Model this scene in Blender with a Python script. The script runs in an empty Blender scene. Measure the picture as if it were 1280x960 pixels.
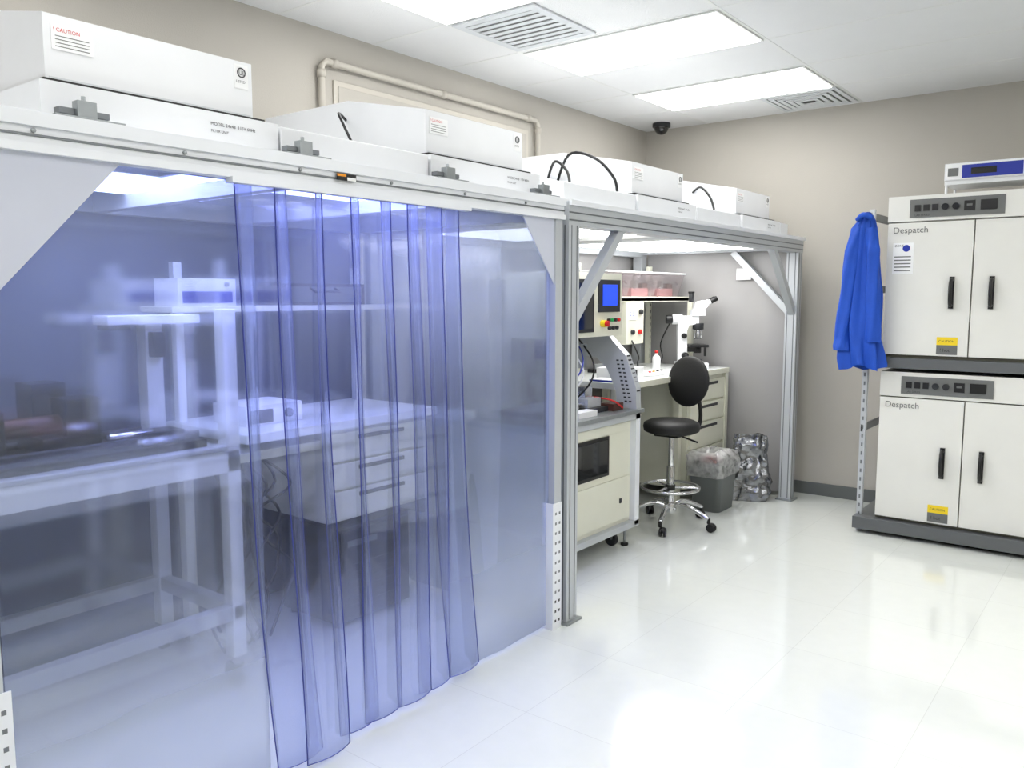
import bpy, bmesh, math, random
from mathutils import Vector, Matrix, noise
random.seed(7)
sc=bpy.context.scene
try:
    sc.view_settings.view_transform='Standard'
    sc.view_settings.look='None'
    sc.view_settings.exposure=0.0
except Exception as e: print(e)

# ---------------------------------------------------------------- materials
def lin(c):
    out=[]
    for v in c[:3]:
        v=v/255.0
        out.append(v/12.92 if v<=.04045 else ((v+.055)/1.055)**2.4)
    return (*out,1.0)
_m={}
def M(name,col,rough=.5,metal=0.0,var=.04,scale=6.0,bump=0.0,bscale=60,emit=0,alpha=1,trans=0,coat=0):
    if name in _m: return _m[name]
    m=bpy.data.materials.new(name); m.use_nodes=True
    nt=m.node_tree; p=nt.nodes['Principled BSDF']
    c=lin(col)
    tc=nt.nodes.new('ShaderNodeTexCoord')
    n=nt.nodes.new('ShaderNodeTexNoise'); n.inputs['Scale'].default_value=scale; n.inputs['Detail'].default_value=3
    nt.links.new(tc.outputs['Object'],n.inputs['Vector'])
    mx=nt.nodes.new('ShaderNodeMix'); mx.data_type='RGBA'
    mx.inputs[6].default_value=tuple(max(0,x*(1-var)) for x in c[:3])+(1,)
    mx.inputs[7].default_value=tuple(min(1,x*(1+var)) for x in c[:3])+(1,)
    nt.links.new(n.outputs['Fac'],mx.inputs[0])
    nt.links.new(mx.outputs[2],p.inputs['Base Color'])
    p.inputs['Roughness'].default_value=rough
    p.inputs['Metallic'].default_value=metal
    p.inputs['Alpha'].default_value=alpha
    p.inputs['Transmission Weight'].default_value=trans
    p.inputs['Coat Weight'].default_value=coat
    if bump:
        n2=nt.nodes.new('ShaderNodeTexNoise'); n2.inputs['Scale'].default_value=bscale
        nt.links.new(tc.outputs['Object'],n2.inputs['Vector'])
        b=nt.nodes.new('ShaderNodeBump'); b.inputs['Strength'].default_value=bump; b.inputs['Distance'].default_value=.01
        nt.links.new(n2.outputs['Fac'],b.inputs['Height']); nt.links.new(b.outputs['Normal'],p.inputs['Normal'])
    if emit:
        p.inputs['Emission Color'].default_value=c; p.inputs['Emission Strength'].default_value=emit
    _m[name]=m; return m

wallm=M('wall_paint',(181,177,169),.75,bump=.15,bscale=180,var=.02)
wallpaint2=M('conduit_paint',(192,187,177),.5)
ceilm=M('ceiling_tile',(226,227,228),.9,bump=.3,bscale=250,var=.02)
tbar=M('ceiling_tbar',(226,227,226),.6)
basem=M('baseboard_vinyl',(98,102,101),.45)
alu=M('aluminium_extrusion',(192,196,200),.38,.25)
aluD=M('aluminium_shadow_groove',(120,124,128),.4,.5)
aluW=M('aluminium_white',(232,235,240),.35,.05)
steel=M('galvanised_steel',(150,155,157),.35,.6,var=.12,scale=30)
chrome=M('chrome',(215,216,218),.12,1.0)
white=M('white_enamel',(228,230,233),.35)
offw=M('white_panel',(206,210,214),.45)
cream=M('cream_enamel',(222,222,206),.4)
creamD=M('cream_shadow_gap',(105,104,90),.6)
ovenm=M('oven_enamel',(222,222,217),.38)
ovenG=M('oven_panel_grey',(105,107,106),.4)
shelfG=M('shelf_grey',(100,103,105),.4,.3)
black=M('black_plastic',(14,14,16),.4)
dark=M('dark_grey_plastic',(34,36,40),.45)
blackg=M('black_glass',(8,9,12),.08,coat=.5)
vinylb=M('black_vinyl',(14,14,15),.55,bump=.1,bscale=90)
red=M('red_plastic',(200,24,22),.35)
pink=M('pink_foam',(190,130,132),.7)
amber=M('amber_plastic',(240,150,30),.3)
green=M('green_plastic',(30,160,80),.3)
yellow=M('yellow_label',(235,205,30),.5)
bluep=M('blue_panel',(25,45,150),.4)
bluescr=M('blue_screen',(30,70,220),.3,emit=.8)
smockm=M('blue_smock_fabric',(10,72,180),.7,var=.15,scale=14,bump=.25,bscale=200)
greyp=M('grey_bin_plastic',(112,116,116),.5)
paper=M('paper_label',(238,239,240),.6)
ink=M('label_ink',(45,45,50),.6)
copper=M('copper_part',(84,50,40),.4,.3)
benchm=M('bench_laminate',(226,229,228),.3)
filmG=M('gusset_plate',(200,204,218),.4)
esd=M('esd_curtain_grey',(158,157,157),.35,bump=.2,bscale=6)
darksheet=M('dark_sheet_blue_grey',(84,92,112),.4,bump=.2,bscale=6,var=.15,scale=1.5)  # dark bluish tone that deepens the booth interior

def light_mat(name,col,s):
    m=bpy.data.materials.new(name); m.use_nodes=True; nt=m.node_tree; nt.nodes.clear()
    o=nt.nodes.new('ShaderNodeOutputMaterial'); e=nt.nodes.new('ShaderNodeEmission')
    e.inputs[0].default_value=lin(col); e.inputs[1].default_value=s
    nt.links.new(e.outputs[0],o.inputs[0]); return m
lampm=light_mat('troffer_diffuser',(255,254,251),11.0)
boothlamp=light_mat('booth_lamp_diffuser',(196,208,255),13.0)
stripglow=light_mat('added_strip_glow_violet',(150,160,255),15.0)  # emission for the extra panel that makes the strips glow
boothlamp2=light_mat('booth_lamp_diffuser_white',(255,254,252),8.5)

def film_mat(name,tcol,hcol,haze,gloss,rough=.12,floor_refl=0.0,nsc=1.3,refr=0,rr=.38,tl_mix=.5,top_glow=0.0):
    m=bpy.data.materials.new(name); m.use_nodes=True; nt=m.node_tree; nt.nodes.clear()
    N=nt.nodes.new; L=nt.links.new
    o=N('ShaderNodeOutputMaterial')
    tr=N('ShaderNodeBsdfTransparent'); tr.inputs[0].default_value=lin(tcol)
    base=tr
    if refr:
        rf=N('ShaderNodeBsdfRefraction'); rf.inputs['Color'].default_value=lin(tcol); rf.inputs['Roughness'].default_value=rr; rf.inputs['IOR'].default_value=1.3
        mrf=N('ShaderNodeMixShader'); mrf.inputs[0].default_value=refr
        L(tr.outputs[0],mrf.inputs[1]); L(rf.outputs[0],mrf.inputs[2]); base=mrf
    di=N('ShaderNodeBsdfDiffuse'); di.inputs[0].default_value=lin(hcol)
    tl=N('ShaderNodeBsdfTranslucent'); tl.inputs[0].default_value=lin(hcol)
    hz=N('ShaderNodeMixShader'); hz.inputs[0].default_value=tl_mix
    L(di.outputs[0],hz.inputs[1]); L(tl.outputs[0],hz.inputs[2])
    gl=N('ShaderNodeBsdfGlossy'); gl.inputs['Roughness'].default_value=rough
    tc=N('ShaderNodeTexCoord'); nz=N('ShaderNodeTexNoise'); nz.inputs['Scale'].default_value=nsc; nz.inputs['Detail'].default_value=2
    L(tc.outputs['Object'],nz.inputs['Vector'])
    mr=N('ShaderNodeMapRange'); mr.inputs['From Min'].default_value=.3; mr.inputs['From Max'].default_value=.7
    mr.inputs['To Min'].default_value=haze*.5; mr.inputs['To Max'].default_value=haze*1.5
    L(nz.outputs['Fac'],mr.inputs['Value'])
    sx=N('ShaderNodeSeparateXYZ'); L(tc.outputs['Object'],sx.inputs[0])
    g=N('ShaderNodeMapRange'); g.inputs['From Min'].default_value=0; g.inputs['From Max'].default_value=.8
    g.inputs['To Min'].default_value=floor_refl; g.inputs['To Max'].default_value=0  # whitening toward the bottom paints the bright floor's reflection into the film
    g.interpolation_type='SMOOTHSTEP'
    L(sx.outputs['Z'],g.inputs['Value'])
    g2=N('ShaderNodeMapRange'); g2.inputs['From Min'].default_value=1.2; g2.inputs['From Max'].default_value=1.95
    g2.inputs['To Min'].default_value=0; g2.inputs['To Max'].default_value=top_glow  # haze thickens upward, a painted glow near the booth top
    L(sx.outputs['Z'],g2.inputs['Value'])
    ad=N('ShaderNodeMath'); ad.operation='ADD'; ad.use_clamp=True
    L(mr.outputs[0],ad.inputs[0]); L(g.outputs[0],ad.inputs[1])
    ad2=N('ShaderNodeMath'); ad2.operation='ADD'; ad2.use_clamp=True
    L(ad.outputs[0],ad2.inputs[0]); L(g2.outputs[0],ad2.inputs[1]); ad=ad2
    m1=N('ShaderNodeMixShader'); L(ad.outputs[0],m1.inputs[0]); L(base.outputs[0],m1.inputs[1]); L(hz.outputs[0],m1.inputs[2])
    m2=N('ShaderNodeMixShader'); m2.inputs[0].default_value=gloss
    L(m1.outputs[0],m2.inputs[1]); L(gl.outputs[0],m2.inputs[2])
    L(m2.outputs[0],o.inputs[0]); return m
filmm=film_mat('clear_vinyl_film',(244,247,253),(238,243,250),.055,.015,.25,.42,1.3,refr=.36,rr=.2,top_glow=.05)
stripm=film_mat('blue_tint_vinyl_strip',(243,245,253),(214,223,252),.025,.015,.12,.24,3,refr=.22,rr=.17,top_glow=.12)
stripe=M('vinyl_strip_edge',(52,62,140),.3)
binm=film_mat('clear_bin_plastic',(244,240,242),(232,226,228),.2,.06,.2,0,8)
bagm=film_mat('clear_bag_plastic',(250,250,250),(246,246,246),.45,.12,.2,0,20)

def floor_mat():
    m=bpy.data.materials.new('vinyl_floor_tile'); m.use_nodes=True; nt=m.node_tree; p=nt.nodes['Principled BSDF']
    N=nt.nodes.new; L=nt.links.new
    tc=N('ShaderNodeTexCoord')
    br=N('ShaderNodeTexBrick'); br.offset=0; br.inputs['Scale'].default_value=1
    br.inputs['Brick Width'].default_value=.61; br.inputs['Row Height'].default_value=.61
    br.inputs['Mortar Size'].default_value=.0015; br.inputs['Mortar Smooth'].default_value=.5
    br.inputs['Color1'].default_value=lin((224,227,222)); br.inputs['Color2'].default_value=lin((221,224,220)); br.inputs['Mortar'].default_value=lin((204,206,202))
    L(tc.outputs['Object'],br.inputs['Vector'])
    nz=N('ShaderNodeTexNoise'); nz.inputs['Scale'].default_value=14; nz.inputs['Detail'].default_value=5
    L(tc.outputs['Object'],nz.inputs['Vector'])
    mx=N('ShaderNodeMix'); mx.data_type='RGBA'; mx.blend_type='MULTIPLY'; mx.inputs[0].default_value=1
    cr=N('ShaderNodeValToRGB'); cr.color_ramp.elements[0].color=(.94,.95,.94,1); cr.color_ramp.elements[1].color=(1,1,1,1)
    L(nz.outputs['Fac'],cr.inputs[0]); L(br.outputs['Color'],mx.inputs[6]); L(cr.outputs[0],mx.inputs[7])
    L(mx.outputs[2],p.inputs['Base Color'])
    n2=N('ShaderNodeTexNoise'); n2.inputs['Scale'].default_value=2.5
    L(tc.outputs['Object'],n2.inputs['Vector'])
    mr=N('ShaderNodeMapRange'); mr.inputs['To Min'].default_value=.05; mr.inputs['To Max'].default_value=.16
    L(n2.outputs['Fac'],mr.inputs['Value']); L(mr.outputs[0],p.inputs['Roughness'])
    p.inputs['Coat Weight'].default_value=.5; p.inputs['Coat Roughness'].default_value=.05
    b=N('ShaderNodeBump'); b.inputs['Strength'].default_value=.05; b.inputs['Distance'].default_value=.02
    n3=N('ShaderNodeTexNoise'); n3.inputs['Scale'].default_value=7
    L(tc.outputs['Object'],n3.inputs['Vector']); L(n3.outputs['Fac'],b.inputs['Height']); L(b.outputs['Normal'],p.inputs['Normal'])
    return m
floorm=floor_mat()

# ---------------------------------------------------------------- builder
class B:
    def __init__(s,name,T=None):
        s.name=name; s.bm=bmesh.new(); s.mats=[]; s.T=T or Matrix.Identity(4)
    def mi(s,m):
        if m not in s.mats: s.mats.append(m)
        return s.mats.index(m)
    def fin(s,vs,mat,smooth=False,R=None):
        if R is not None: bmesh.ops.transform(s.bm,matrix=R,verts=vs)
        bmesh.ops.transform(s.bm,matrix=s.T,verts=vs)
        i=s.mi(mat); fs=set()
        for v in vs:
            for f in v.link_faces: fs.add(f)
        for f in fs: f.material_index=i; f.smooth=smooth
    def box(s,lo,hi,mat,R=None):
        lo=Vector(lo);hi=Vector(hi); c=(lo+hi)/2; d=hi-lo
        r=bmesh.ops.create_cube(s.bm,size=1,matrix=Matrix.Translation(c)@Matrix.Diagonal((abs(d.x),abs(d.y),abs(d.z),1)))
        s.fin(r['verts'],mat,False,R)
    def bar(s,p,q,w,h,mat):
        p=Vector(p);q=Vector(q);d=q-p;L=d.length
        z=d.normalized(); up=Vector((0,0,1)) if abs(z.z)<.95 else Vector((1,0,0))
        x=up.cross(z).normalized(); y=z.cross(x)
        R=Matrix((x,y,z)).transposed().to_4x4(); R.translation=(p+q)/2
        r=bmesh.ops.create_cube(s.bm,size=1,matrix=R@Matrix.Diagonal((w,h,L,1)))
        s.fin(r['verts'],mat)
    def cyl(s,p,q,r,mat,r2=None,seg=20,smooth=True):
        p=Vector(p);q=Vector(q);d=q-p;L=d.length
        R=d.to_track_quat('Z','Y').to_matrix().to_4x4(); R.translation=(p+q)/2
        x=bmesh.ops.create_cone(s.bm,cap_ends=True,segments=seg,radius1=r,radius2=r if r2 is None else r2,depth=L,matrix=R)
        s.fin(x['verts'],mat,smooth)
    def sph(s,c,r,mat,sc_=(1,1,1),seg=20,R=None):
        x=bmesh.ops.create_uvsphere(s.bm,u_segments=seg,v_segments=seg//2,radius=r,matrix=Matrix.Translation(c)@(R or Matrix.Identity(4))@Matrix.Diagonal((*sc_,1)))
        s.fin(x['verts'],mat,True)
    def prism(s,poly,axis,a,b,mat):
        def mk(u,v,w):
            if axis=='Y': return (u,w,v)
            if axis=='X': return (w,u,v)
            return (u,v,w)
        A=[s.bm.verts.new(mk(u,v,a)) for u,v in poly]; C=[s.bm.verts.new(mk(u,v,b)) for u,v in poly]
        n=len(poly); s.bm.faces.new(A); s.bm.faces.new(C[::-1])
        for i in range(n): s.bm.faces.new((A[i],C[i],C[(i+1)%n],A[(i+1)%n]))
        s.fin(A+C,mat)
    def lathe(s,prof,c,mat,seg=28,sc_=(1,1)):
        rings=[]
        for r,z in prof:
            rings.append([s.bm.verts.new((c[0]+r*sc_[0]*math.cos(2*math.pi*k/seg),c[1]+r*sc_[1]*math.sin(2*math.pi*k/seg),c[2]+z)) for k in range(seg)])
        for a,b in zip(rings,rings[1:]):
            for k in range(seg): s.bm.faces.new((a[k],a[(k+1)%seg],b[(k+1)%seg],b[k]))
        s.bm.faces.new(rings[0][::-1]); s.bm.faces.new(rings[-1])
        s.fin([v for r in rings for v in r],mat,True)
    def tube(s,pts,r,mat,seg=8,smooth_n=0):
        P=[Vector(p) for p in pts]
        if smooth_n:
            Q=[]
            for i in range(len(P)-1):
                p0=P[max(i-1,0)];p1=P[i];p2=P[i+1];p3=P[min(i+2,len(P)-1)]
                for k in range(smooth_n):
                    t=k/smooth_n
                    Q.append(.5*((2*p1)+(-p0+p2)*t+(2*p0-5*p1+4*p2-p3)*t*t+(-p0+3*p1-3*p2+p3)*t**3))
            Q.append(P[-1]); P=Q
        rings=[];nrm=None
        for i,p in enumerate(P):
            t=(P[min(i+1,len(P)-1)]-P[max(i-1,0)]).normalized()
            if nrm is None:
                nrm=t.orthogonal().normalized()
            else:
                nrm=(nrm-t*nrm.dot(t)).normalized()
            bn=t.cross(nrm)
            rings.append([s.bm.verts.new(p+r*(nrm*math.cos(2*math.pi*k/seg)+bn*math.sin(2*math.pi*k/seg))) for k in range(seg)])
        for a,b in zip(rings,rings[1:]):
            for k in range(seg): s.bm.faces.new((a[k],a[(k+1)%seg],b[(k+1)%seg],b[k]))
        s.bm.faces.new(rings[0][::-1]); s.bm.faces.new(rings[-1])
        s.fin([v for q in rings for v in q],mat,True)
    def grid(s,f,nu,nv,mat,smooth=True,closed_u=False):
        V=[[s.bm.verts.new(f(i/nu,j/nv)) for j in range(nv+1)] for i in range(nu if closed_u else nu+1)]
        n=len(V)
        for i in range(n if closed_u else n-1):
            for j in range(nv): s.bm.faces.new((V[i][j],V[(i+1)%n][j],V[(i+1)%n][j+1],V[i][j+1]))
        s.fin([v for r in V for v in r],mat,smooth)
    def text(s,txt,size,loc,face,mat):
        cu=bpy.data.curves.new('t','FONT'); cu.body=txt; cu.size=size
        ob=bpy.data.objects.new('t',cu); sc.collection.objects.link(ob)
        me=bpy.data.meshes.new_from_object(ob)
        if face=='-Y': R=Matrix(((1,0,0),(0,0,-1),(0,1,0))).to_4x4()
        elif face=='+X': R=Matrix(((0,0,1),(1,0,0),(0,1,0))).to_4x4()
        R.translation=loc
        n0=len(s.bm.verts); s.bm.from_mesh(me); s.bm.verts.ensure_lookup_table()
        s.fin(s.bm.verts[n0:],mat,False,R)
        bpy.data.objects.remove(ob); bpy.data.curves.remove(cu); bpy.data.meshes.remove(me)
    def done(s,bevel=.003,recalc=True,keep=False,solid=0,parent=None):
        if recalc: bmesh.ops.recalc_face_normals(s.bm,faces=s.bm.faces)
        me=bpy.data.meshes.new(s.name)
        vs=s.bm.verts
        if keep: o=Vector((0,0,0))
        else:
            lo=Vector([min(v.co[i] for v in vs) for i in range(3)]);hi=Vector([max(v.co[i] for v in vs) for i in range(3)])
            o=Vector(((lo.x+hi.x)/2,(lo.y+hi.y)/2,lo.z))
            bmesh.ops.translate(s.bm,vec=-o,verts=vs)
        s.bm.to_mesh(me); s.bm.free()
        for m in s.mats: me.materials.append(m)
        ob=bpy.data.objects.new(s.name,me); ob.location=o; sc.collection.objects.link(ob)
        if solid:
            b=ob.modifiers.new('solid','SOLIDIFY'); b.thickness=solid
        if bevel:
            b=ob.modifiers.new('bevel','BEVEL'); b.width=bevel; b.segments=2; b.limit_method='ANGLE'; b.angle_limit=math.radians(50); b.harden_normals=False
        if parent:
            ob.parent=parent; ob.matrix_parent_inverse=Matrix.Translation(-parent.location)
        return ob

# ---------------------------------------------------------------- room
XL,XR,YB,YF,H=-3.7,3.2,6.7,-3.4,3.05
def slab(name,lo,hi,m):
    b=B(name); b.box(lo,hi,m); return b.done(0,keep=True)
slab('floor',(XL-.1,YF-.1,-.1),(XR+.1,YB+.1,0),floorm)
slab('ceiling',(XL-.1,YF-.1,H),(XR+.1,YB+.1,H+.1),ceilm)
slab('wall_left',(XL-.1,YF-.1,0),(XL,YB+.1,H),wallm)
slab('wall_right',(XR,YF-.1,0),(XR+.1,YB+.1,H),wallm)
slab('wall_back',(XL,YB,0),(XR,YB+.1,H),wallm)
slab('wall_front',(XL,YF-.1,0),(XR,YF,H),wallm)
for n,lo,hi in (('baseboard_back',(XL,YB-.012,0),(XR,YB,.1)),('baseboard_left',(XL,YF,0),(XL+.012,YB-.012,.1)),('baseboard_right',(XR-.012,YF,0),(XR,YB-.012,.1))):
    b=B(n); b.box(lo,hi,basem); b.done(.002)
b=B('trim_ceiling_grid')
PY=.655; PX=1.26
ys=[4.09+PY*k for k in range(-11,4)]; xs=[-3.12+PX*k for k in range(0,6)]
for y in ys: b.box((XL,y-.009,H-.0015),(XR,y+.009,H),tbar)
for x in xs: b.box((x-.009,YF,H-.0020),(x+.009,YB,H),tbar)
b.done(0)
def troffer(x,y):
    b=B('ceiling_light_panel')
    b.box((x+.012,y+.012,H-.010),(x+PX-.012,y+PY-.012,H-.0025),tbar)
    b.box((x+.03,y+.03,H-.014),(x+PX-.03,y+PY-.03,H-.009),lampm)
    b.done(0)
for (x,y) in [(-3.12,ys[9]),(-3.12,ys[11]),(-3.12,ys[13]),(-.6,ys[9]),(-.6,ys[6]),(-3.12,ys[6]),(-3.12,ys[3]),(-.6,ys[3]),(1.92,ys[9]),(1.92,ys[6]),(1.92,ys[3]),(.66,ys[12])]:
    troffer(x,y)
def grille(x0,y0,x1,y1,name):
    b=B(name)
    gm=M('vent_shadow',(150,152,150),.8)
    b.box((x0,y0,H-.012),(x1,y0+.05,H-.0025),offw);b.box((x0,y1-.05,H-.012),(x1,y1,H-.0025),offw)
    b.box((x0,y0+.051,H-.012),(x0+.05,y1-.051,H-.0025),offw);b.box((x1-.05,y0+.051,H-.012),(x1,y1-.051,H-.0025),offw)
    b.box((x0+.051,y0+.051,H-.005),(x1-.051,y1-.051,H-.0025),gm)
    n=8
    for k in range(n):
        y=y0+.078+(y1-y0-.156)*k/(n-1)
        b.box((x0+.052,y-.019,H-.011),(x1-.052,y+.019,H-.008),offw)
    b.done(0)
grille(-3.10,3.455,-2.55,4.03,'ceiling_vent_grille')
b=B('ceiling_air_diffuser')
x0,y0,x1,y1=-2.42,6.07,-1.87,6.61
for k in range(5):
    o=.048*k; z=H-.009-.003*k
    for lo,hi in (((x0+o,y0+o),(x1-o,y0+o+.032)),((x0+o,y1-o-.032),(x1-o,y1-o)),((x0+o,y0+o+.0325),(x0+o+.032,y1-o-.0325)),((x1-o-.032,y0+o+.0325),(x1-o,y1-o-.0325))):
        b.box((*lo,z-.004),(*hi,z+.003),offw)
b.box((x0+.01,y0+.01,H-.005),(x1-.01,y1-.01,H-.0025),M('vent_shadow2',(110,112,108),.8))
b.done(0)
b=B('dome_security_camera')
b.cyl((-3.42,6.45,H),(-3.42,6.45,H-.035),.075,dark,seg=32)
b.sph((-3.42,6.45,H-.035),.06,blackg,(1,1,1))
b.done(.004)
b=B('wall_conduit')
xw=XL+.03
b.tube([(xw,3.03,2.45),(xw,3.03,2.84),(xw,3.06,2.87),(xw,4.99,2.87),(xw,5.02,2.84),(xw,5.02,2.4)],.019,wallpaint2,12)
for y in (3.03,5.02): b.cyl((xw,y,2.82),(xw,y,2.78),.025,wallpaint2)
for y in (3.12,4.0,4.9): b.cyl((xw,y-.02,2.87),(xw,y+.02,2.87),.025,wallpaint2)
b.done(0)
b=B('trim_wall_opening_cover')
b.box((XL,3.13,1.9),(XL+.012,4.93,2.79),wallpaint2)
b.box((XL,3.16,1.9),(XL+.018,4.90,2.76),wallm)
b.done(.002)

# ---------------------------------------------------------------- softwall booth
XF=-2.23
b=B('softwall_cleanroom')
Y0,Y1=.72,3.22
b.box((XF-.03,Y0,1.95),(XF+.03,Y1,2.04),aluW)
b.box((XF+.03,Y0,2.012),(XF+.042,Y1,2.048),aluW)
b.box((XF+.03,Y0,1.95),(XF+.038,Y1,1.972),aluW)
b.box((XF+.030,Y0,1.988),(XF+.034,Y1,1.994),aluD)
for y in [Y0+.2+.4*k for k in range(6)]: b.cyl((XF+.03,y,2.002),(XF+.036,y,2.002),.006,steel,seg=8)
b.box((-3.62,Y0,1.95),(-3.56,Y1,2.04),alu)
for y in (Y0,1.71,2.44,Y1-.05): b.box((-3.6,y,1.95),(XF-.03,y+.05,2.05),aluW)
for y in (Y0,Y1-.06):
    b.box((XF-.03,y,0),(XF+.025,y+.055,1.95),alu); b.box((-3.62,y,0),(-3.56,y+.06,1.95),alu)
b.box((-3.56,Y0+.05,2.03),(XF-.03,Y1-.05,2.05),offw)
b.prism([(Y0+.05,1.95),(Y0+.42,1.95),(Y0+.05,1.55)],'X',XF+.012,XF+.017,filmG)
b.prism([(Y1-.05,1.95),(Y1-.30,1.95),(Y1-.05,1.64)],'X',XF+.012,XF+.017,filmG)
b.box((XF+.042,1.86,1.985),(XF+.044,1.945,2.008),black);b.box((XF+.044,1.862,1.998),(XF+.045,1.90,2.006),amber)
b.box((XF+.042,1.905,1.986),(XF+.0455,1.943,1.997),paper)
for y in (Y0+.0,Y1-.075):
    b.box((XF+.026,y,0),(XF+.031,y+.07,.62),aluW); b.box((XF-.03,y,0),(XF+.031,y-.004,.62),aluW)
    for k in range(12):
        for dy in (.02,.05):
            b.box((XF+.0305,y+dy-.006,.035+k*.048),(XF+.0318,y+dy+.006,.048+k*.048),dark if k<3 else aluD)
booth=b.done(.002)
b=B('booth_added_dark_sheet')  # sheet added behind the booth to darken its back and raise contrast
b.grid(lambda u,v:(-3.64+.008*math.sin(34*u),Y0-.3+(Y1-Y0+.3)*u,.03+1.93*v),60,6,darksheet); b.done(0,recalc=False,parent=booth)
def clip(y):
    b=B('filter_hold_down_clip')
    b.box((XF-.03,y,2.045),(XF+.02,y+.18,2.057),steel)
    b.box((XF-.02,y+.06,2.057),(XF+.01,y+.11,2.10),steel)
    b.box((XF-.035,y+.02,2.064),(XF-.005,y+.15,2.08),aluD)
    b.cyl((XF-.01,y+.085,2.055),(XF-.01,y+.085,2.115),.006,steel,seg=8)
    b.done(.001,parent=booth)
for y in (.98,1.68,2.38,3.02): clip(y)

def ffu(y0,y1,lab=True):
    b=B('fan_filter_unit')
    xf=-2.37
    b.box((-3.5,y0-.045,2.052),(xf+.07,y1+.045,2.155),white)
    b.box((-3.48,y0-.02,2.155),(xf+.035,y1+.02,2.169),black)
    b.prism([(xf,2.169),(xf,2.345),(-2.83,2.44),(-3.42,2.44),(-3.42,2.169)],'Y',y0,y1,white)
    b.box((xf,y0+.01,2.17),(xf+.003,y1-.01,2.182),offw)
    b.box((xf,y1-.065,2.26),(xf+.002,y1-.015,2.335),paper)
    b.tube([(xf+.003,y1-.04+.014*math.cos(a),2.31+.014*math.sin(a)) for a in [i*math.pi/8 for i in range(17)]],.002,ink,6)
    b.text('UL',.02,(xf+.003,y1-.05,2.303),'+X',ink); b.text('LISTED',.011,(xf+.003,y1-.06,2.278),'+X',ink)
    b.box((xf,y0+.02,2.255),(xf+.002,y0+.13,2.32),paper); b.text('! CAUTION',.014,(xf+.003,y0+.025,2.302),'+X',red)
    for k in range(4): b.box((xf+.002,y0+.03,2.263+.009*k),(xf+.0025,y0+.12,2.265+.009*k),ovenG)
    b.text('MODEL 24x48  115V 60Hz',.014,(xf+.072,y1-.2,2.115),'+X',ink); b.text('FILTER UNIT',.011,(xf+.072,y1-.2,2.095),'+X',ink)
    return b
def cover(y0,y1):
    b=B('filter_housing_cover')
    b.box((-3.5,y0,2.052),(-2.3,y1,2.15),white)
    b.prism([(-2.32,2.15),(-2.42,2.175),(-3.4,2.175),(-3.48,2.15)],'Y',y0+.02,y1-.02,offw)
    b.done(.004)
def cord(b,pts,r=.006): b.tube(pts,r,black,8,6)
ffu(1.03,1.67).done(.003);cover(1.725,2.42)
b=ffu(2.48,3.12); cord(b,[(-2.85,2.485,2.36),(-2.8,2.40,2.37),(-2.72,2.36,2.30),(-2.68,2.38,2.20),(-2.75,2.42,2.19)]); b.done(.003)
cover(3.36,4.06)
b=ffu(4.13,4.76)
cord(b,[(-2.9,4.14,2.22),(-2.72,4.02,2.40),(-2.52,3.98,2.36),(-2.42,4.02,2.25),(-2.40,4.03,2.158)],.008)
cord(b,[(-2.95,4.14,2.3),(-2.8,4.0,2.37),(-2.7,3.98,2.3),(-2.66,3.95,2.19)],.008); b.done(.003)
cover(4.82,5.50)
b=ffu(5.58,6.2)
cord(b,[(-2.7,5.585,2.34),(-2.6,5.5,2.36),(-2.5,5.44,2.28),(-2.45,5.4,2.19)],.008)
cord(b,[(-2.9,5.585,2.24),(-2.75,5.4,2.30),(-2.6,5.2,2.2),(-2.5,5.1,2.18)],.008); b.done(.003)
cover(6.26,6.42)

def film(name,ya,yb,x=XF+.0,amp=.008,seed=0):
    b=B(name)
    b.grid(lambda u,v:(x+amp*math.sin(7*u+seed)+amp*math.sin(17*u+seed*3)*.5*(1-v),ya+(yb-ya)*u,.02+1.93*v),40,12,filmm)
    b.done(0,recalc=False,solid=.002,parent=booth)
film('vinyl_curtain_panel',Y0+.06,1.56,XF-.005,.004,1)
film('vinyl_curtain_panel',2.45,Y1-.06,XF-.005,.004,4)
b=B('vinyl_curtain_panel')
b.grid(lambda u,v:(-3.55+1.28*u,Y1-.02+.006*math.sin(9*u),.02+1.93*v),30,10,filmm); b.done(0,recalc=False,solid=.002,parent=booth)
b=B('strip_curtain'); be=B('strip_edges')
tops=[1.485,1.62,1.79,1.93,2.08,2.2,2.31]
bots=[1.575,1.66,1.84,1.97,2.13,2.27,2.41]
W=.185
for i,(yt,yb) in enumerate(zip(tops,bots)):
    xo=XF+.018+(.012 if i%2 else .0)
    ph=random.uniform(0,6); zb=.02+.02*random.random(); sway=.02*math.sin(i*2.1)
    def f(u,v,yt=yt,yb=yb,xo=xo,ph=ph,zb=zb,sway=sway):
        k=1-v
        y=yt+(yb-yt)*k**1.3+W*u+.010*math.sin(5*k+ph)*k
        x=xo+.020*math.sin(math.pi*u)*(.3+.7*k)+.012*math.sin(4*k+ph)*k+sway*k
        return (x,y,zb+(1.95-zb)*v)
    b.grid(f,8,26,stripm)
    for u in (0,1): be.tube([f(u,j/26) for j in range(27)],.0022,stripe,5)
    be.tube([f(j/8,0) for j in range(9)],.0016,stripe,5)
be.box((XF+.012,1.46,1.935),(XF+.05,2.54,1.952),aluW)
sobj=b.done(0,recalc=False,solid=.002)
be.done(0,parent=sobj)

def boothlight(x0,x1,y0,y1,z,m,par):
    b=B('booth_light_fixture')
    b.box((x0,y0,z-.02),(x1,y1,z),white)
    b.box((x0+.02,y0+.02,z-.026),(x1-.02,y1-.02,z-.02),m)
    b.done(.002,parent=par)
boothlight(-3.3,-2.75,1.2,2.05,2.029,boothlamp,booth)
boothlight(-2.80,-2.32,1.55,2.65,2.029,stripglow,booth)  # added light, set close to the curtain for a violet glow

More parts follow.
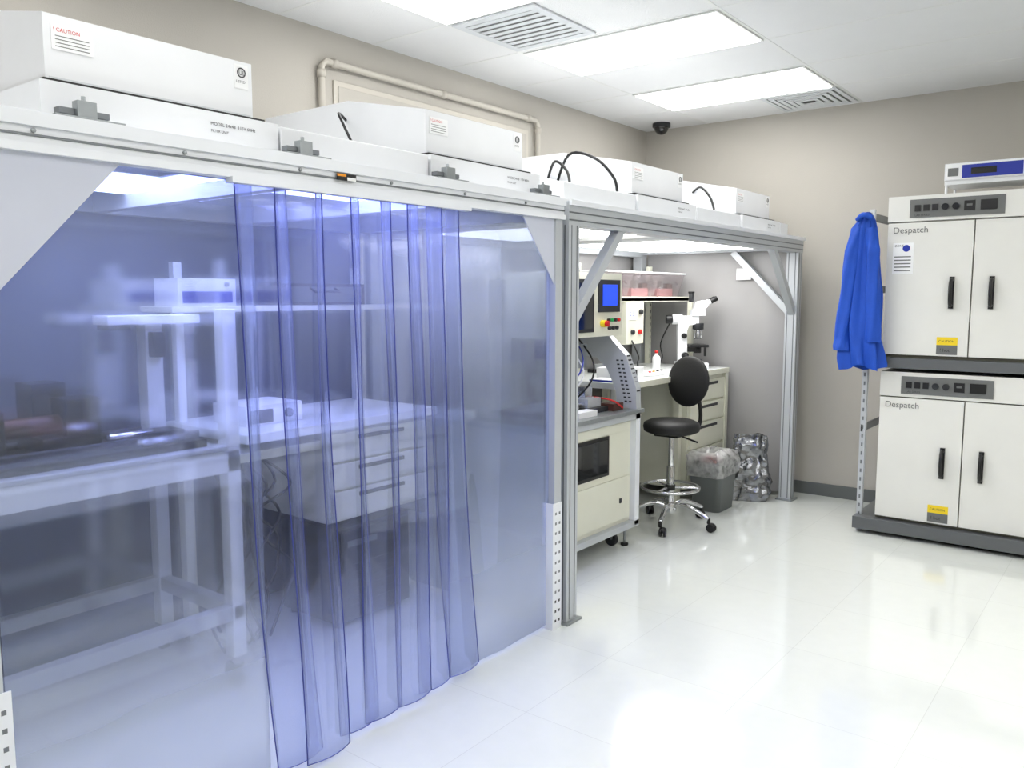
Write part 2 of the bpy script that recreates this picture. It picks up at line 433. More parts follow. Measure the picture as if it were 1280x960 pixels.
# ---------------------------------------------------------------- open booth
b=B('open_cleanroom_booth')
Z0,Z1=3.245,6.46
b.box((XF-.05,Z0,1.93),(XF+.04,Z1,2.04),alu)
b.box((XF+.04,Z0,2.02),(XF+.055,Z1,2.045),aluW)
b.box((XF+.04,Z0,1.985),(XF+.042,Z1,1.992),aluD); b.box((XF+.04,Z0,1.95),(XF+.042,Z1,1.957),aluD)
b.box((-3.62,Z0,1.93),(-3.54,Z1,2.04),alu)
for y in (Z0,Z1-.09): b.box((-3.54,y,1.95),(XF-.05,y+.08,2.04),alu)
b.box((-3.54,Z0+.05,2.03),(XF-.05,Z1-.05,2.05),offw)
b.box((-3.54,Z0+.05,1.985),(XF-.05,Z1-.05,1.99),white)
for y in (Z0,Z1-.1):
    b.box((XF-.05,y,0),(XF+.04,y+.09,1.93),alu)
    b.box((XF+.04,y+.02,0.02),(XF+.042,y+.026,1.93),aluD); b.box((XF+.04,y+.064,0.02),(XF+.042,y+.07,1.93),aluD)
    b.box((XF-.036,y-.002,0.02),(XF-.030,y,1.93),aluD); b.box((XF+.015,y-.002,0.02),(XF+.021,y,1.93),aluD)
    b.box((-3.62,y,0),(-3.54,y+.09,1.93),alu)
    b.box((XF-.07,y-.02,0),(XF+.06,y+.11,.012),steel)
b.bar((XF,Z0+.07,1.47),(XF,Z0+.53,1.95),.05,.05,alu)
b.bar((XF,Z1-.08,1.47),(XF,Z1-.55,1.95),.05,.05,alu)
b.bar((XF-.03,Z1-.05,1.47),(XF-.5,Z1-.05,1.95),.05,.05,alu)
booth2=b.done(.003)
boothlight(-3.4,-2.45,3.6,4.4,1.984,boothlamp2,booth2)
boothlight(-3.4,-2.45,5.0,6.2,1.984,boothlamp2,booth2)
b=B('esd_curtain')
b.grid(lambda u,v:(-3.54+1.24*u,Z1+.02+.008*math.sin(20*u),.03+1.95*v),40,6,esd); b.done(0,recalc=False,parent=booth2)
b=B('esd_curtain')
b.grid(lambda u,v:(-3.65+.006*math.sin(30*u),3.3+3.15*u,.03+1.95*v),60,6,esd); b.done(0,recalc=False,parent=booth2)
b=B('paper_notice')
b.box((-2.72,Z1-.006,1.73),(-2.60,Z1-.002,1.82),paper); b.done(0,parent=booth2)

# ---------------------------------------------------------------- inspection machine
b=B('inspection_machine_cart')
b.box((-3.4,3.75,.16),(-2.62,4.6,.82),cream)
b.box((-3.4,3.73,.82),(-2.58,4.66,.86),alu)
b.box((-3.42,3.72,.86),(-2.56,4.67,.885),steel)
for y in (3.72,4.6):
    for x in (-3.42,-2.63): b.box((x,y,.13),(x+.05,y+.055,.86),aluW)
b.box((-2.62,3.9,.5),(-2.612,4.33,.745),black); b.box((-2.612,3.92,.52),(-2.61,4.31,.725),blackg)
b.box((-2.62,3.8,.755),(-2.608,4.58,.81),cream); b.box((-2.62,3.8,.19),(-2.608,4.58,.46),cream)
b.box((-2.608,4.45,.3),(-2.60,4.47,.33),dark)
b.box((-3.42,3.72,.12),(-2.58,4.655,.16),alu)
for x in (-3.3,-2.66):
    for y in (3.85,4.5):
        b.cyl((x,y,.12),(x,y,.085),.02,steel); b.bar((x-.02,y,.085),(x-.02,y,.045),.05,.01,steel)
        b.cyl((x-.03,y-.014,.042),(x-.03,y+.014,.042),.042,dark,seg=24)
        b.cyl((x+.03,y+.06,.12),(x+.03,y+.06,.015),.008,steel,seg=8); b.cyl((x+.03,y+.06,.015),(x+.03,y+.06,0),.025,black)
b.box((-3.1,3.92,1.35),(-2.72,4.64,1.74),cream)
b.box((-2.72,3.95,1.38),(-2.712,4.30,1.70),dark); b.box((-2.712,3.97,1.40),(-2.709,4.28,1.68),blackg)
b.box((-2.72,4.35,1.50),(-2.708,4.60,1.70),dark); b.box((-2.708,4.39,1.54),(-2.705,4.56,1.67),bluescr)
b.cyl((-2.72,4.4,1.43),(-2.69,4.4,1.43),.022,yellow); b.cyl((-2.69,4.4,1.43),(-2.67,4.4,1.43),.018,red)
for k,m_ in enumerate((black,green,black,red)): b.cyl((-2.72,4.47+.04*k,1.45),(-2.703,4.47+.04*k,1.45),.011,m_,seg=12)
for k in range(3): b.cyl((-2.72,4.48+.045*k,1.40),(-2.703,4.48+.045*k,1.40),.012,dark,seg=12)
b.box((-3.3,4.0,.885),(-3.12,4.1,1.7),cream); b.box((-3.3,4.5,.885),(-3.12,4.6,1.7),cream); b.box((-3.3,4.0,1.4),(-3.1,4.6,1.7),cream)
arm=[(-3.12,1.35),(-2.80,1.35),(-2.66,1.22),(-2.585,1.02),(-2.58,.885),(-2.72,.885),(-2.735,1.0),(-2.80,1.13),(-2.88,1.2),(-3.12,1.22)]
b.prism(arm,'Y',4.60,4.66,alu)
for k in range(11):
    t=k/10; p=Vector((-2.70,0,1.19)).lerp(Vector((-2.635,0,.93)),t)
    for o in (-.022,.010): b.box((p.x+o-.009,4.597,p.z-.0045),(p.x+o+.009,4.602,p.z+.0045),dark)
for k in range(9):
    t=k/8; p=Vector((-2.66,0,1.22)).lerp(Vector((-2.583,0,1.0)),t)
    b.box((p.x-.006,4.612,p.z-.005),(p.x+.003,4.648,p.z+.005),dark)
b.box((-3.1,3.85,.885),(-2.68,4.45,.915),dark)
b.box((-2.95,3.95,.915),(-2.75,4.2,.95),alu); b.cyl((-2.75,3.9,.94),(-2.75,4.4,.94),.01,chrome); b.cyl((-3.0,3.9,.94),(-3.0,4.4,.94),.01,chrome)
b.box((-2.9,4.25,.915),(-2.72,4.4,.97),alu); b.box((-2.86,4.28,.97),(-2.76,4.36,1.04),chrome)
b.box((-2.74,4.42,.885),(-2.64,4.54,.93),copper); b.box((-2.7,4.0,.885),(-2.62,4.2,.92),paper)
b.cyl((-2.85,4.1,1.1),(-2.85,4.1,1.35),.03,steel); b.cyl((-2.85,4.1,1.02),(-2.85,4.1,1.1),.016,black)
b.box((-2.98,4.05,1.22),(-2.86,4.15,1.34),bluep)
b.box((-2.95,4.3,1.15),(-2.84,4.42,1.3),steel)
b.tube([(-2.8,4.2,.95),(-2.7,4.25,1.08),(-2.75,4.35,1.2),(-2.9,4.4,1.34)],.006,black,6,5)
b.tube([(-2.8,4.0,.95),(-2.68,4.1,1.15),(-2.8,4.3,1.25),(-2.9,4.35,1.34)],.005,bluep,6,5)
b.tube([(-2.8,4.1,.95),(-2.72,4.2,1.12),(-2.82,4.25,1.25),(-2.9,4.3,1.34)],.005,paper,6,5)
b.tube([(-2.76,4.38,.97),(-2.66,4.44,.95),(-2.62,4.5,.9)],.006,red,6,5)
for z,m_ in ((1.74,dark),(1.79,green),(1.835,amber),(1.88,red)): b.cyl((-2.76,4.15,z),(-2.76,4.15,z+.043),.026,m_)
b.done(.003)

# ---------------------------------------------------------------- workbench (open booth)
b=B('laboratory_workbench')
bx0,bx1=-3.52,-2.75; by0,by1=4.74,6.42; bz=1.02
b.box((bx0,by0,bz-.04),(bx1,by1,bz),benchm); b.box((bx1,by0,bz-.04),(bx1+.006,by1,bz),cream)
for y in (by0+.03,5.68,by1-.08):
    b.box((bx0+.02,y,0.02),(bx0+.07,y+.05,bz-.04),cream)
    b.box((bx1-.12,y,0.02),(bx1-.07,y+.05,bz-.04),cream); b.cyl((bx1-.095,y+.025,0),(bx1-.095,y+.025,.02),.025,dark)
b.box((bx0+.1,5.74,.12),(bx1-.03,by1-.03,bz-.05),cream)
zs=[.13,.42,.62,.78,.955]
for z0_,z1_ in zip(zs,zs[1:]):
    b.box((bx1-.03,5.76,z0_+.008),(bx1-.01,by1-.05,z1_-.008),cream)
    b.box((bx1-.012,5.9,z1_-.052),(bx1-.0075,by1-.18,z1_-.03),dark)
b.box((bx1-.03,by1-.05,0.0),(bx1+.0,by1,bz-.04),cream)
for y in (4.9,5.25,6.37):
    b.box((-3.5,y,bz),(-3.46,y+.04,1.85),cream)
    for k in range(14): b.box((-3.461,y+.015,bz+.05+k*.055),(-3.459,y+.025,bz+.075+k*.055),dark)
b.box((-3.5,5.1,1.56),(-3.12,6.42,1.585),cream); b.box((-3.13,5.1,1.555),(-3.12,6.42,1.595),cream)
b.box((-3.48,5.2,1.525),(-3.2,5.24,1.56),cream)
b.box((-3.1,6.36,bz),(-3.06,6.40,1.56),cream)
b.done(.003)
b=B('bench_power_meter')
b.box((-3.27,5.36,1.24),(-3.1,5.62,1.555),cream); b.box((-3.1,5.39,1.42),(-3.095,5.5,1.52),paper); b.text('2.5',.05,(-3.094,5.4,1.45),'+X',bluep)
b.cyl((-3.1,5.56,1.48),(-3.08,5.56,1.48),.02,dark); b.cyl((-3.1,5.44,1.33),(-3.08,5.44,1.33),.018,dark); b.cyl((-3.1,5.55,1.33),(-3.08,5.55,1.33),.018,red)
b.tube([(-3.1,5.44,1.27),(-3.05,5.46,1.15),(-3.08,5.5,1.1),(-3.07,5.5,1.03)],.006,black,6,5)
b.done(.004)
def bin_(y0,y1,name='storage_bin'):
    b=B(name)
    t=.03
    pts=[(-3.44+t,y0+t),(-3.14-t,y0+t),(-3.14-t,y1-t),(-3.44+t,y1-t)]
    pt=[(-3.445,y0),(-3.12,y0),(-3.12,y1),(-3.445,y1)]
    lo=[b.bm.verts.new((x,y,1.588)) for x,y in pts]; hi=[b.bm.verts.new((x,y,1.775)) for x,y in pt]
    b.bm.faces.new(lo)
    for k in range(4): b.bm.faces.new((lo[k],lo[(k+1)%4],hi[(k+1)%4],hi[k]))
    b.fin(lo+hi,binm)
    b.box((-3.45,y0-.006,1.772),(-3.115,y1+.006,1.785),paper)
    b.box((-3.38,y0+.06,1.595),(-3.2,y1-.06,1.66),pink); b.box((-3.36,y0+.08,1.66),(-3.22,y0+.2,1.72),ovenG); b.box((-3.36,y1-.15,1.66),(-3.2,y1-.07,1.70),copper)
    b.done(.002,recalc=False)
bin_(5.12,5.50);bin_(5.54,5.92);bin_(5.96,6.34)
b=B('hot_plate_controller')
b.box((-3.1,4.95,1.021),(-2.86,5.2,1.1),paper);b.box((-2.86,4.98,1.04),(-2.857,5.1,1.085),dark)
b.cyl((-2.9,5.0,1.1),(-2.9,5.0,1.13),.02,dark);b.done(.006)
b=B('control_keypad')
b.box((-3.02,5.3,1.021),(-2.85,5.62,1.045),paper)
for k in range(4): b.cyl((-2.9,5.36+.06*k,1.045),(-2.9,5.36+.06*k,1.055),.012,[red,amber,dark,dark][k],seg=12)
b.done(.004)
b=B('parts_tray')
b.box((-3.4,5.3,1.021),(-3.15,5.6,1.05),dark); b.box((-3.37,5.33,1.05),(-3.18,5.45,1.085),alu); b.done(.004)
b=B('solvent_bottle')
b.lathe([(.02,0),(.032,.004),(.032,.09),(.028,.11),(.012,.125),(.012,.14)],(-3.05,5.74,1.021),paper,20)
b.cyl((-3.05,5.74,1.16),(-3.05,5.74,1.18),.014,red); b.done(0)
b=B('bench_notebook'); b.box((-3.05,4.78,1.021),(-2.85,4.92,1.032),bluep); b.box((-3.048,4.782,1.032),(-2.852,4.918,1.036),paper); b.done(.001)
T=Matrix.Translation((-2.98,6.18,1.021))@Matrix.Rotation(math.radians(38),4,'Z')
b=B('binocular_microscope',T)
b.box((-.11,-.1,0),(.13,.1,.045),white)
b.prism([(-.10,.045),(-.02,.045),(-.03,.12),(-.035,.30),(-.02,.34),(.06,.36),(.06,.42),(-.09,.42),(-.11,.36)],'Y',-.035,.035,white)
b.box((-.02,-.09,.17),(.13,.09,.19),black); b.box((-.04,-.03,.13),(.04,.03,.17),black)
b.cyl((.06,0,.12),(.06,0,.165),.03,black); b.cyl((.06,0,.045),(.06,0,.07),.035,dark)
b.cyl((.06,0,.36),(.06,0,.31),.045,dark)
for k in range(3):
    a=k*2.1+.3; b.cyl((.06+.02*math.cos(a),.02*math.sin(a),.31),(.06+.03*math.cos(a),.03*math.sin(a),.235),.012,chrome)
b.box((.0,-.05,.42),(.11,.05,.47),white)
b.prism([(.02,.47),(.10,.47),(.13,.50),(.10,.545),(.03,.53)],'Y',-.055,.055,white)
for y in (-.032,.032):
    b.cyl((.09,y,.50),(.15,y,.535),.02,white); b.cyl((.145,y,.532),(.20,y,.562),.02,black)
b.cyl((-.07,0,.39),(-.15,0,.39),.04,white); b.cyl((-.15,0,.39),(-.2,0,.39),.034,black)
b.cyl((.0,0,.53),(.0,0,.60),.02,dark); b.cyl((.0,0,.6),(.0,0,.615),.026,black)
for y in (-.065,.065): b.cyl((-.05,0,.10),(-.05,y,.10),.028,black); b.cyl((-.06,0,.26),(-.06,y*.9,.26),.022,black)
for y in (-.08,.08): b.cyl((-.05,0,.10),(-.05,y,.10),.014,dark)
b.cyl((.1,-.09,.1),(.1,-.09,.17),.01,black)
b.tube([(-.17,0,.36),(-.24,0,.2),(-.22,.02,.08),(-.26,.04,.008)],.006,black,6,5)
b.done(.004)

# stool
b=B('laboratory_stool')
cx,cy=-2.62,5.17
b.lathe([(.02,.655),(.155,.655),(.19,.67),(.197,.70),(.19,.725),(.155,.742),(.02,.747)],(cx,cy,0),vinylb,32)
b.box((cx-.09,cy-.09,.635),(cx+.09,cy+.09,.657),black)
b.cyl((cx,cy,.4),(cx,cy,.64),.018,chrome); b.cyl((cx,cy,.13),(cx,cy,.42),.028,chrome); b.cyl((cx,cy,.095),(cx,cy,.16),.045,chrome)
ring=[(cx+.2*math.cos(a),cy+.2*math.sin(a),.27) for a in [i*math.pi/18 for i in range(37)]]
b.tube(ring,.011,chrome,8)
for k in range(3):
    a=k*2.094+.5; b.cyl((cx,cy,.27),(cx+.2*math.cos(a),cy+.2*math.sin(a),.27),.008,chrome)
b.cyl((cx,cy,.25),(cx,cy,.29),.035,black)
for k in range(5):
    a=math.radians(-75+72*k); dx,dy=math.cos(a),math.sin(a)
    b.tube([(cx+.03*dx,cy+.03*dy,.14),(cx+.12*dx,cy+.12*dy,.155),(cx+.22*dx,cy+.22*dy,.125),(cx+.3*dx,cy+.3*dy,.09)],.017,chrome,10,4)
    b.cyl((cx+.3*dx,cy+.3*dy,.1),(cx+.3*dx,cy+.3*dy,.06),.012,black)
    px,py=cx+.31*dx-.02*dy,cy+.31*dy+.02*dx
    for s_ in (-.014,.014):
        b.cyl((px-s_*dy-.008*dy,py+s_*dx+.008*dx,.03),(px-s_*dy+.008*dy,py+s_*dx-.008*dx,.03),.03,black,seg=24)
    b.sph((px,py,.045),.026,black,(1,1,.8),12)
dx,dy=.28,.96
bc=Vector((cx+.2*dx-.03,cy+.2*dy,1.0))
ang=math.atan2(dy,dx)
b.sph(bc,.2,vinylb,(.16,.95,.9),28,Matrix.Rotation(ang,4,'Z')@Matrix.Rotation(.12,4,'Y'))
b.tube([(cx+.05*dx,cy+.05*dy,.645),(cx+.22*dx,cy+.22*dy,.64),(cx+.29*dx,cy+.29*dy,.70),(cx+.28*dx,cy+.28*dy,.85),(bc.x+.04*dx,bc.y+.04*dy,1.02)],.014,black,10,5)
b.cyl((cx+.1*dy,cy-.1*dx,.64),(cx+.24*dy,cy-.24*dx,.62),.006,black)
b.done(.003)

b=B('waste_bin')
c=(-2.585,5.80)
def rr(hw,hd,z,n=8,r=.04):
    out=[]
    for qx,qy,a0 in ((1,1,0),(-1,1,90),(-1,-1,180),(1,-1,270)):
        for k in range(n):
            a=math.radians(a0+90*k/(n-1)); out.append((c[0]+qx*(hw-r)+r*math.cos(a),c[1]+qy*(hd-r)+r*math.sin(a),z))
    return out
def loft(b,loops,mat,cap=True):
    V=[[b.bm.verts.new(p) for p in l] for l in loops]; n=len(V[0])
    for p,q in zip(V,V[1:]):
        for k in range(n): b.bm.faces.new((p[k],p[(k+1)%n],q[(k+1)%n],q[k]))
    if cap: b.bm.faces.new(V[0])
    b.fin([v for l in V for v in l],mat,True)
loft(b,[rr(.11,.14,0),rr(.13,.165,.34),rr(.14,.175,.34),rr(.14,.175,.36),rr(.125,.16,.36),rr(.10,.13,.02)],greyp)
def crink(l,am):
    return [(x+am*noise.noise(Vector((x*30,y*30,z*20))),y+am*noise.noise(Vector((y*30,x*30,z*20+5))),z+am*.6*noise.noise(Vector((x*20,y*20,3)))) for x,y,z in l]
loft(b,[crink(rr(.145,.18,.27),.03),crink(rr(.148,.183,.33),.03),crink(rr(.147,.182,.37),.02),crink(rr(.14,.175,.42),.03),crink(rr(.105,.14,.45),.05),crink(rr(.07,.10,.40),.05),crink(rr(.06,.07,.37),.03)],bagm,False)
b.box((c[0]-.05,c[1]-.10,.36),(c[0]+.06,c[1]+.0,.40),pink); b.sph((c[0]+.02,c[1]+.08,.38),.05,paper)
b.done(0)

silver=M('antistatic_film',(140,142,146),.16,.9,var=.4,scale=9,bump=.8,bscale=14)
b=B('antistatic_bag')
c=(-2.47,6.23)
def fb(u,v):
    a=2*math.pi*u; z=.52*v
    w=.15*(1-.12*v); d=.09*(1-.75*max(0,v-.35)/.65)
    am=.035
    x=w*math.copysign(abs(math.cos(a))**.6,math.cos(a)); y=d*math.copysign(abs(math.sin(a))**.6,math.sin(a))
    n1=noise.noise(Vector((x*11,y*11+4,z*9))); n2=noise.noise(Vector((x*28,y*28,z*24+7)))
    k=am*n1+.022*n2
    X=x+k*math.cos(a); Y=y+k*math.sin(a)
    th=math.radians(25)
    return (c[0]+X*math.cos(th)-Y*math.sin(th),c[1]+X*math.sin(th)+Y*math.cos(th),z+(.025*n1*v))
b.grid(fb,64,26,silver,closed_u=True)
ob=b.done(0)

# ---------------------------------------------------------------- softwall interior: motion stage cart
b=B('motion_stage_cart')
cx0,cx1,cy0,cy1=-3.5,-2.88,.78,1.92
for x in (cx0,cx1-.06):
    b.box((x,cy1-.06,.13),(x+.06,cy1,1.0),aluW)
    b.box((x,cy0,.13),(x+.06,cy0+.06,1.0),aluW)
b.box((cx1-.06,cy1-.06,1.0),(cx1,cy1,1.55),aluW)
b.box((cx0,cy0,.90),(cx1,cy1,.99),aluW); b.box((cx0-.02,cy0-.02,.99),(cx1+.01,cy1-.06,1.01),alu)
b.box((cx1-.05,cy0+.06,.29),(cx1-.0,cy1-.06,.35),alu); b.box((cx0,cy0+.06,.29),(cx0+.05,cy1-.06,.35),alu)
b.box((cx0,cy1-.055,.29),(cx1,cy1-.005,.35),alu); b.box((cx0,cy0+.005,.29),(cx1,cy0+.055,.35),alu)
for x in (cx0+.03,cx1-.03):
    for y in (cy0+.03,cy1-.03):
        b.cyl((x,y,.13),(x,y,.09),.02,steel); b.bar((x,y,.1),(x-.02,y,.05),.05,.04,dark)
        b.cyl((x-.02,y-.016,.05),(x-.02,y+.016,.05),.05,dark,seg=24)
b.done(.004)
b=B('linear_motion_stage')
b.box((-3.4,.85,1.011),(-2.92,1.8,1.04),black)
for x in (-3.3,-3.05): b.box((x,.88,1.04),(x+.04,1.78,1.06),steel); b.cyl((x+.1,.88,1.065),(x+.1,1.78,1.065),.014,dark)
b.box((-3.36,1.22,1.06),(-2.98,1.42,1.11),dark); b.box((-3.1,1.30,1.11),(-2.98,1.42,1.24),black); b.box((-3.34,1.28,1.11),(-3.2,1.4,1.28),black)
b.cyl((-3.04,.9,1.15),(-3.04,1.3,1.15),.035,copper); b.box((-3.12,.98,1.06),(-2.97,1.1,1.22),black)
b.box((-3.06,1.55,1.04),(-2.94,1.72,1.09),black); b.cyl((-3.0,1.45,1.08),(-3.0,1.62,1.08),.018,chrome)
b.box((-3.2,1.68,1.04),(-3.13,1.75,1.50),aluW); b.box((-3.28,1.6,1.04),(-3.07,1.83,1.055),steel)
b.box((-3.22,1.52,1.49),(-3.10,1.90,1.525),aluW); b.box((-3.21,1.53,1.47),(-3.12,1.62,1.49),dark)
b.box((-3.13,1.69,1.36),(-3.09,1.74,1.46),dark)
b.done(.003)
b=B('laboratory_workbench')
b.box((-3.55,1.98,.99),(-2.92,3.12,1.03),benchm)
for y in (2.0,3.05):
    b.box((-3.5,y,0),(-3.45,y+.05,.99),cream); b.box((-3.45,y,.05),(-3.1,y+.04,.09),cream)
    b.box((-3.5,y,1.03),(-3.46,y+.04,1.75),aluW)
b.box((-3.5,2.0,.90),(-3.0,3.1,.94),cream)
b.box((-3.45,2.42,.55),(-2.96,3.08,.99),cream)
for z0_,z1_ in ((.56,.70),(.70,.83),(.83,.975)):
    b.box((-2.96,2.44,z0_+.006),(-2.945,3.06,z1_-.006),cream); b.box((-2.946,2.6,z1_-.045),(-2.94,2.9,z1_-.025),creamD)
b.box((-3.5,1.86,1.53),(-3.24,3.1,1.555),cream)
b.done(.004)
b=B('light_source_box')
b.box((-3.45,1.90,1.556),(-3.26,2.18,1.675),white); b.box((-3.26,1.92,1.57),(-3.255,2.16,1.62),bluep); b.cyl((-3.26,2.13,1.65),(-3.245,2.13,1.65),.01,dark); b.done(.008)
b=B('equipment_case'); b.box((-3.44,2.42,1.556),(-3.27,2.95,1.66),dark); b.box((-3.27,2.44,1.57),(-3.265,2.93,1.645),ovenG)
b.tube([(-3.27,2.6,1.64),(-3.23,2.6,1.62),(-3.23,2.75,1.62),(-3.27,2.75,1.64)],.006,black); b.done(.004)
b=B('instrument_box'); b.box((-3.35,2.1,1.031),(-3.1,2.4,1.12),paper); b.box((-3.1,2.12,1.04),(-3.096,2.24,1.10),dark); b.cyl((-3.1,2.32,1.075),(-3.08,2.32,1.075),.02,dark); b.done(.005)
b=B('cable_bundle')
for k in range(9):
    y=2.02+.03*k
    pts=[(-3.3+.03*random.random(),y,.89)]+[(-3.3+.25*random.random(),y-.08+.2*random.random(),.89-.14*j) for j in range(1,6)]+[(-3.2,y,.012)]
    b.tube(pts,.007,black,6,5)
b.done(0)
b=B('underbench_dark_box')  # made-up dark box filling the shaded void under the bench
b.box((-3.42,2.5,.03),(-3.0,2.98,.5),dark); b.box((-3.0,2.52,.05),(-2.992,2.96,.48),black)
b.box((-2.992,2.56,.40),(-2.988,2.75,.43),ovenG)
for k in range(6): b.box((-2.992,2.56,.1+.04*k),(-2.989,2.92,.112+.04*k),dark)
for x in (-3.38,-3.05):
    for y in (2.54,2.94): b.cyl((x,y,0),(x,y,.03),.02,black)
b.done(.005)

# ---------------------------------------------------------------- ovens and rack
b=B('oven_rack_shelf')
rx0,rx1,ry0,ry1=-1.56,-.34,5.87,6.6
for x in (rx0,rx1-.035):
    for y in (ry0,ry1-.035):
        b.box((x,y,0),(x+.035,y+.035,2.17),alu)
        if y==ry0:
            for k in range(34): b.box((x+.012,y-.0015,.1+k*.06),(x+.023,y,.125+k*.06),aluD)
b.box((rx0,5.78,.03),(rx1,ry0,.11),shelfG); b.box((rx0,ry0,.05),(rx1,ry1,.11),shelfG)
b.box((rx0,5.80,1.13),(rx1,ry1,1.198),shelfG)
for z in (.68,2.10,1.62): b.box((rx0+.005,ry0,z),(rx0+.02,ry1,z+.05),shelfG)
b.done(.003)
def oven(z0,zt):
    b=B('laboratory_oven')
    x0,x1,y0=-1.43,-.42,5.82; yb=6.5
    b.box((x0,y0+.03,z0),(x1,yb,zt),ovenm)
    zc=zt-.165
    b.box((x0,y0,zc+.005),(x1,y0+.03,zt),ovenm)
    xm=(x0+x1)/2
    b.box((x0+.004,y0,z0+.02),(xm-.004,y0+.03,zc-.004),ovenm); b.box((xm+.004,y0,z0+.02),(x1-.004,y0+.03,zc-.004),ovenm)
    b.box((x0,y0+.026,z0),(x1,y0+.032,zc),creamD)
    b.box((x0+.13,y0-.006,zt-.14),(x0+.66,y0,zt-.025),ovenG)
    for k in range(3): b.box((x0+.16+.05*k,y0-.012,zt-.10),(x0+.195+.05*k,y0-.006,zt-.06),black)
    for k in range(2): b.cyl((x0+.335+.06*k,y0-.006,zt-.08),(x0+.335+.06*k,y0-.02,zt-.08),.02,dark,seg=20)
    b.box((x0+.44,y0-.010,zt-.11),(x0+.50,y0-.006,zt-.05),black); b.box((x0+.455,y0-.012,zt-.082),(x0+.485,y0-.010,zt-.07),ovenG)
    b.box((x0+.53,y0-.012,zt-.11),(x0+.62,y0-.006,zt-.05),black)
    b.text('LAB SERIES',.018,(x0+.16,y0-.007,zt-.13),'-Y',ink)
    b.text('Despatch',.055,(x0+.035,y0-.002,zc-.068),'-Y',ovenG)
    zh=z0+.42
    for x in (xm-.11,xm+.11):
        b.box((x-.014,y0-.012,zh-.10),(x+.014,y0,zh+.10),black)
        b.tube([(x,y0,zh-.08),(x,y0-.035,zh-.075),(x,y0-.05,zh-.03),(x,y0-.05,zh+.03),(x,y0-.035,zh+.075),(x,y0,zh+.08)],.011,black,8,4)
    b.box((xm-.18,y0-.002,z0+.09),(xm-.06,y0,z0+.14),yellow); b.text('CAUTION',.02,(xm-.168,y0-.003,z0+.108),'-Y',ink)
    b.box((xm-.18,y0-.002,z0+.03),(xm-.06,y0,z0+.09),ovenG); b.text('! hot',.03,(xm-.16,y0-.003,z0+.048),'-Y',ink)
    return b,x0,y0,zt,zc
b,x0,y0,zt,zc=oven(1.2,2.235)
b.box((x0+.04,y0-.002,zc-.33),(x0+.165,y0,zc-.13),paper); b.text('ZONE',.02,(x0+.05,y0-.003,zc-.155),'-Y',ink)
b.cyl((x0+.12,y0-.0015,zc-.165),(x0+.12,y0-.003,zc-.165),.022,bluep)
for k in range(5): b.box((x0+.05,y0-.003,zc-.31+.022*k),(x0+.15,y0-.0025,zc-.303+.022*k),ovenG)
b.done(.006)
b,x0,y0,zt,zc=oven(.112,1.105); b.done(.006)
b=B('bench_power_supply')
b.box((-1.13,5.92,2.325),(-.62,6.25,2.43),white); b.box((-1.12,5.915,2.33),(-.63,5.92,2.425),paper)
b.box((-1.03,5.912,2.335),(-.70,5.915,2.415),bluep); b.box((-.98,5.911,2.355),(-.84,5.912,2.395),blackg)
b.box((-1.11,5.911,2.35),(-1.05,5.915,2.40),ovenG)
for k in range(2): b.cyl((-.68+.03*k,5.92,2.38),(-.68+.03*k,5.905,2.38),.01,dark,seg=12)
for x in (-1.12,-.64):
    for y in (5.94,6.22): b.cyl((x,y,2.237),(x,y,2.325),.008,white,seg=10)
b.box((-1.13,5.93,2.30),(-.62,6.24,2.325),white)
b.done(.004)
b=B('hanging_smock')
sx,sy=-1.535,5.755
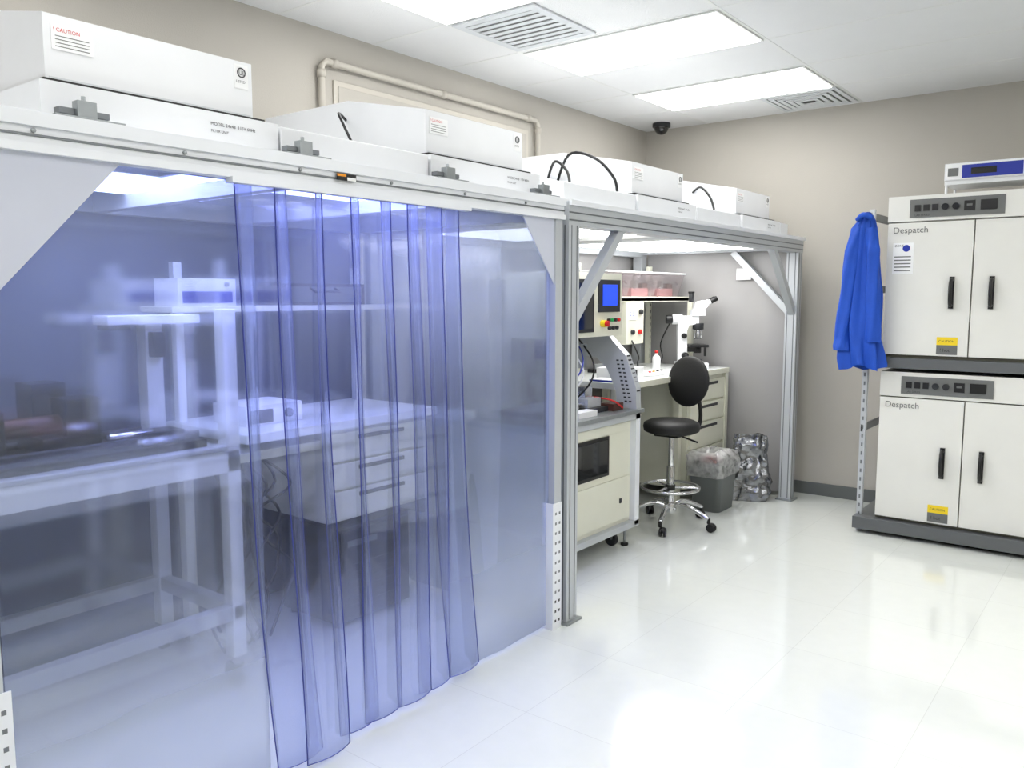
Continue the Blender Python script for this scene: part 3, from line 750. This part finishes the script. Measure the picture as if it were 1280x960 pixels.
def prof(z):
    pts=[(2.14,-.01,.015),(2.10,-.012,.045),(2.04,-.03,.075),(1.95,-.03,.085),(1.8,-.03,.095),(1.6,-.025,.11),(1.4,-.03,.115),(1.2,-.015,.125),(1.13,-.005,.12)]
    for p,q in zip(pts,pts[1:]):
        if p[0]>=z>=q[0]:
            t=(p[0]-z)/(p[0]-q[0]); return p[1]+(q[1]-p[1])*t,p[2]+(q[2]-p[2])*t
    return pts[-1][1:]
def fs(u,v):
    z=2.14-1.01*v; cx_,w=prof(z); a=2*math.pi*u
    fold=1+.26*v*math.sin(7*a+2*math.sin(3*v))+.1*math.sin(11*a+5*v)
    d=.055*(.5+.6*v)
    return (sx+.01+cx_+w*fold*math.cos(a),sy+d*fold*math.sin(a)-.02,z+.02*math.sin(3*a)*v)
b.grid(fs,96,40,smockm,closed_u=True)
def sleeve(pts,rs):
    n=len(pts)-1
    def g(u,v):
        k=min(int(v*n),n-1); t=v*n-k
        p=Vector(pts[k]).lerp(Vector(pts[k+1]),t); r=rs[k]+(rs[k+1]-rs[k])*t
        a=2*math.pi*u; r*=1+.15*math.sin(4*a+9*v)+.06*math.sin(22*v)
        return (p.x+r*math.cos(a),p.y+r*.7*math.sin(a),p.z)
    b.grid(g,24,24,smockm,closed_u=True)
sleeve([(sx-.05,sy-.03,2.05),(sx-.08,sy-.05,1.9),(sx-.10,sy-.055,1.6),(sx-.12,sy-.05,1.33),(sx-.12,sy-.05,1.24)],[.03,.042,.045,.045,.05])
sleeve([(sx+.03,sy-.04,2.04),(sx+.055,sy-.065,1.9),(sx+.07,sy-.07,1.6),(sx+.08,sy-.06,1.3)],[.03,.04,.04,.045])
b.tube([(sx-.05,sy-.06,2.09),(sx-.01,sy-.08,2.12),(sx+.04,sy-.06,2.10)],.018,smockm,8,4)
b.done(0)

# ---------------------------------------------------------------- camera
cam=bpy.data.cameras.new('camera'); co=bpy.data.objects.new('camera',cam); sc.collection.objects.link(co)
co.location=(0,0,1.6); co.rotation_euler=(math.radians(90-6.07),0,math.radians(37.9))
cam.sensor_width=36; cam.lens=1035/1280*36; cam.clip_start=.05
sc.camera=co
w=bpy.data.worlds.new('world'); sc.world=w; w.use_nodes=True
w.node_tree.nodes['Background'].inputs[0].default_value=(.8,.85,.9,1); w.node_tree.nodes['Background'].inputs[1].default_value=.3
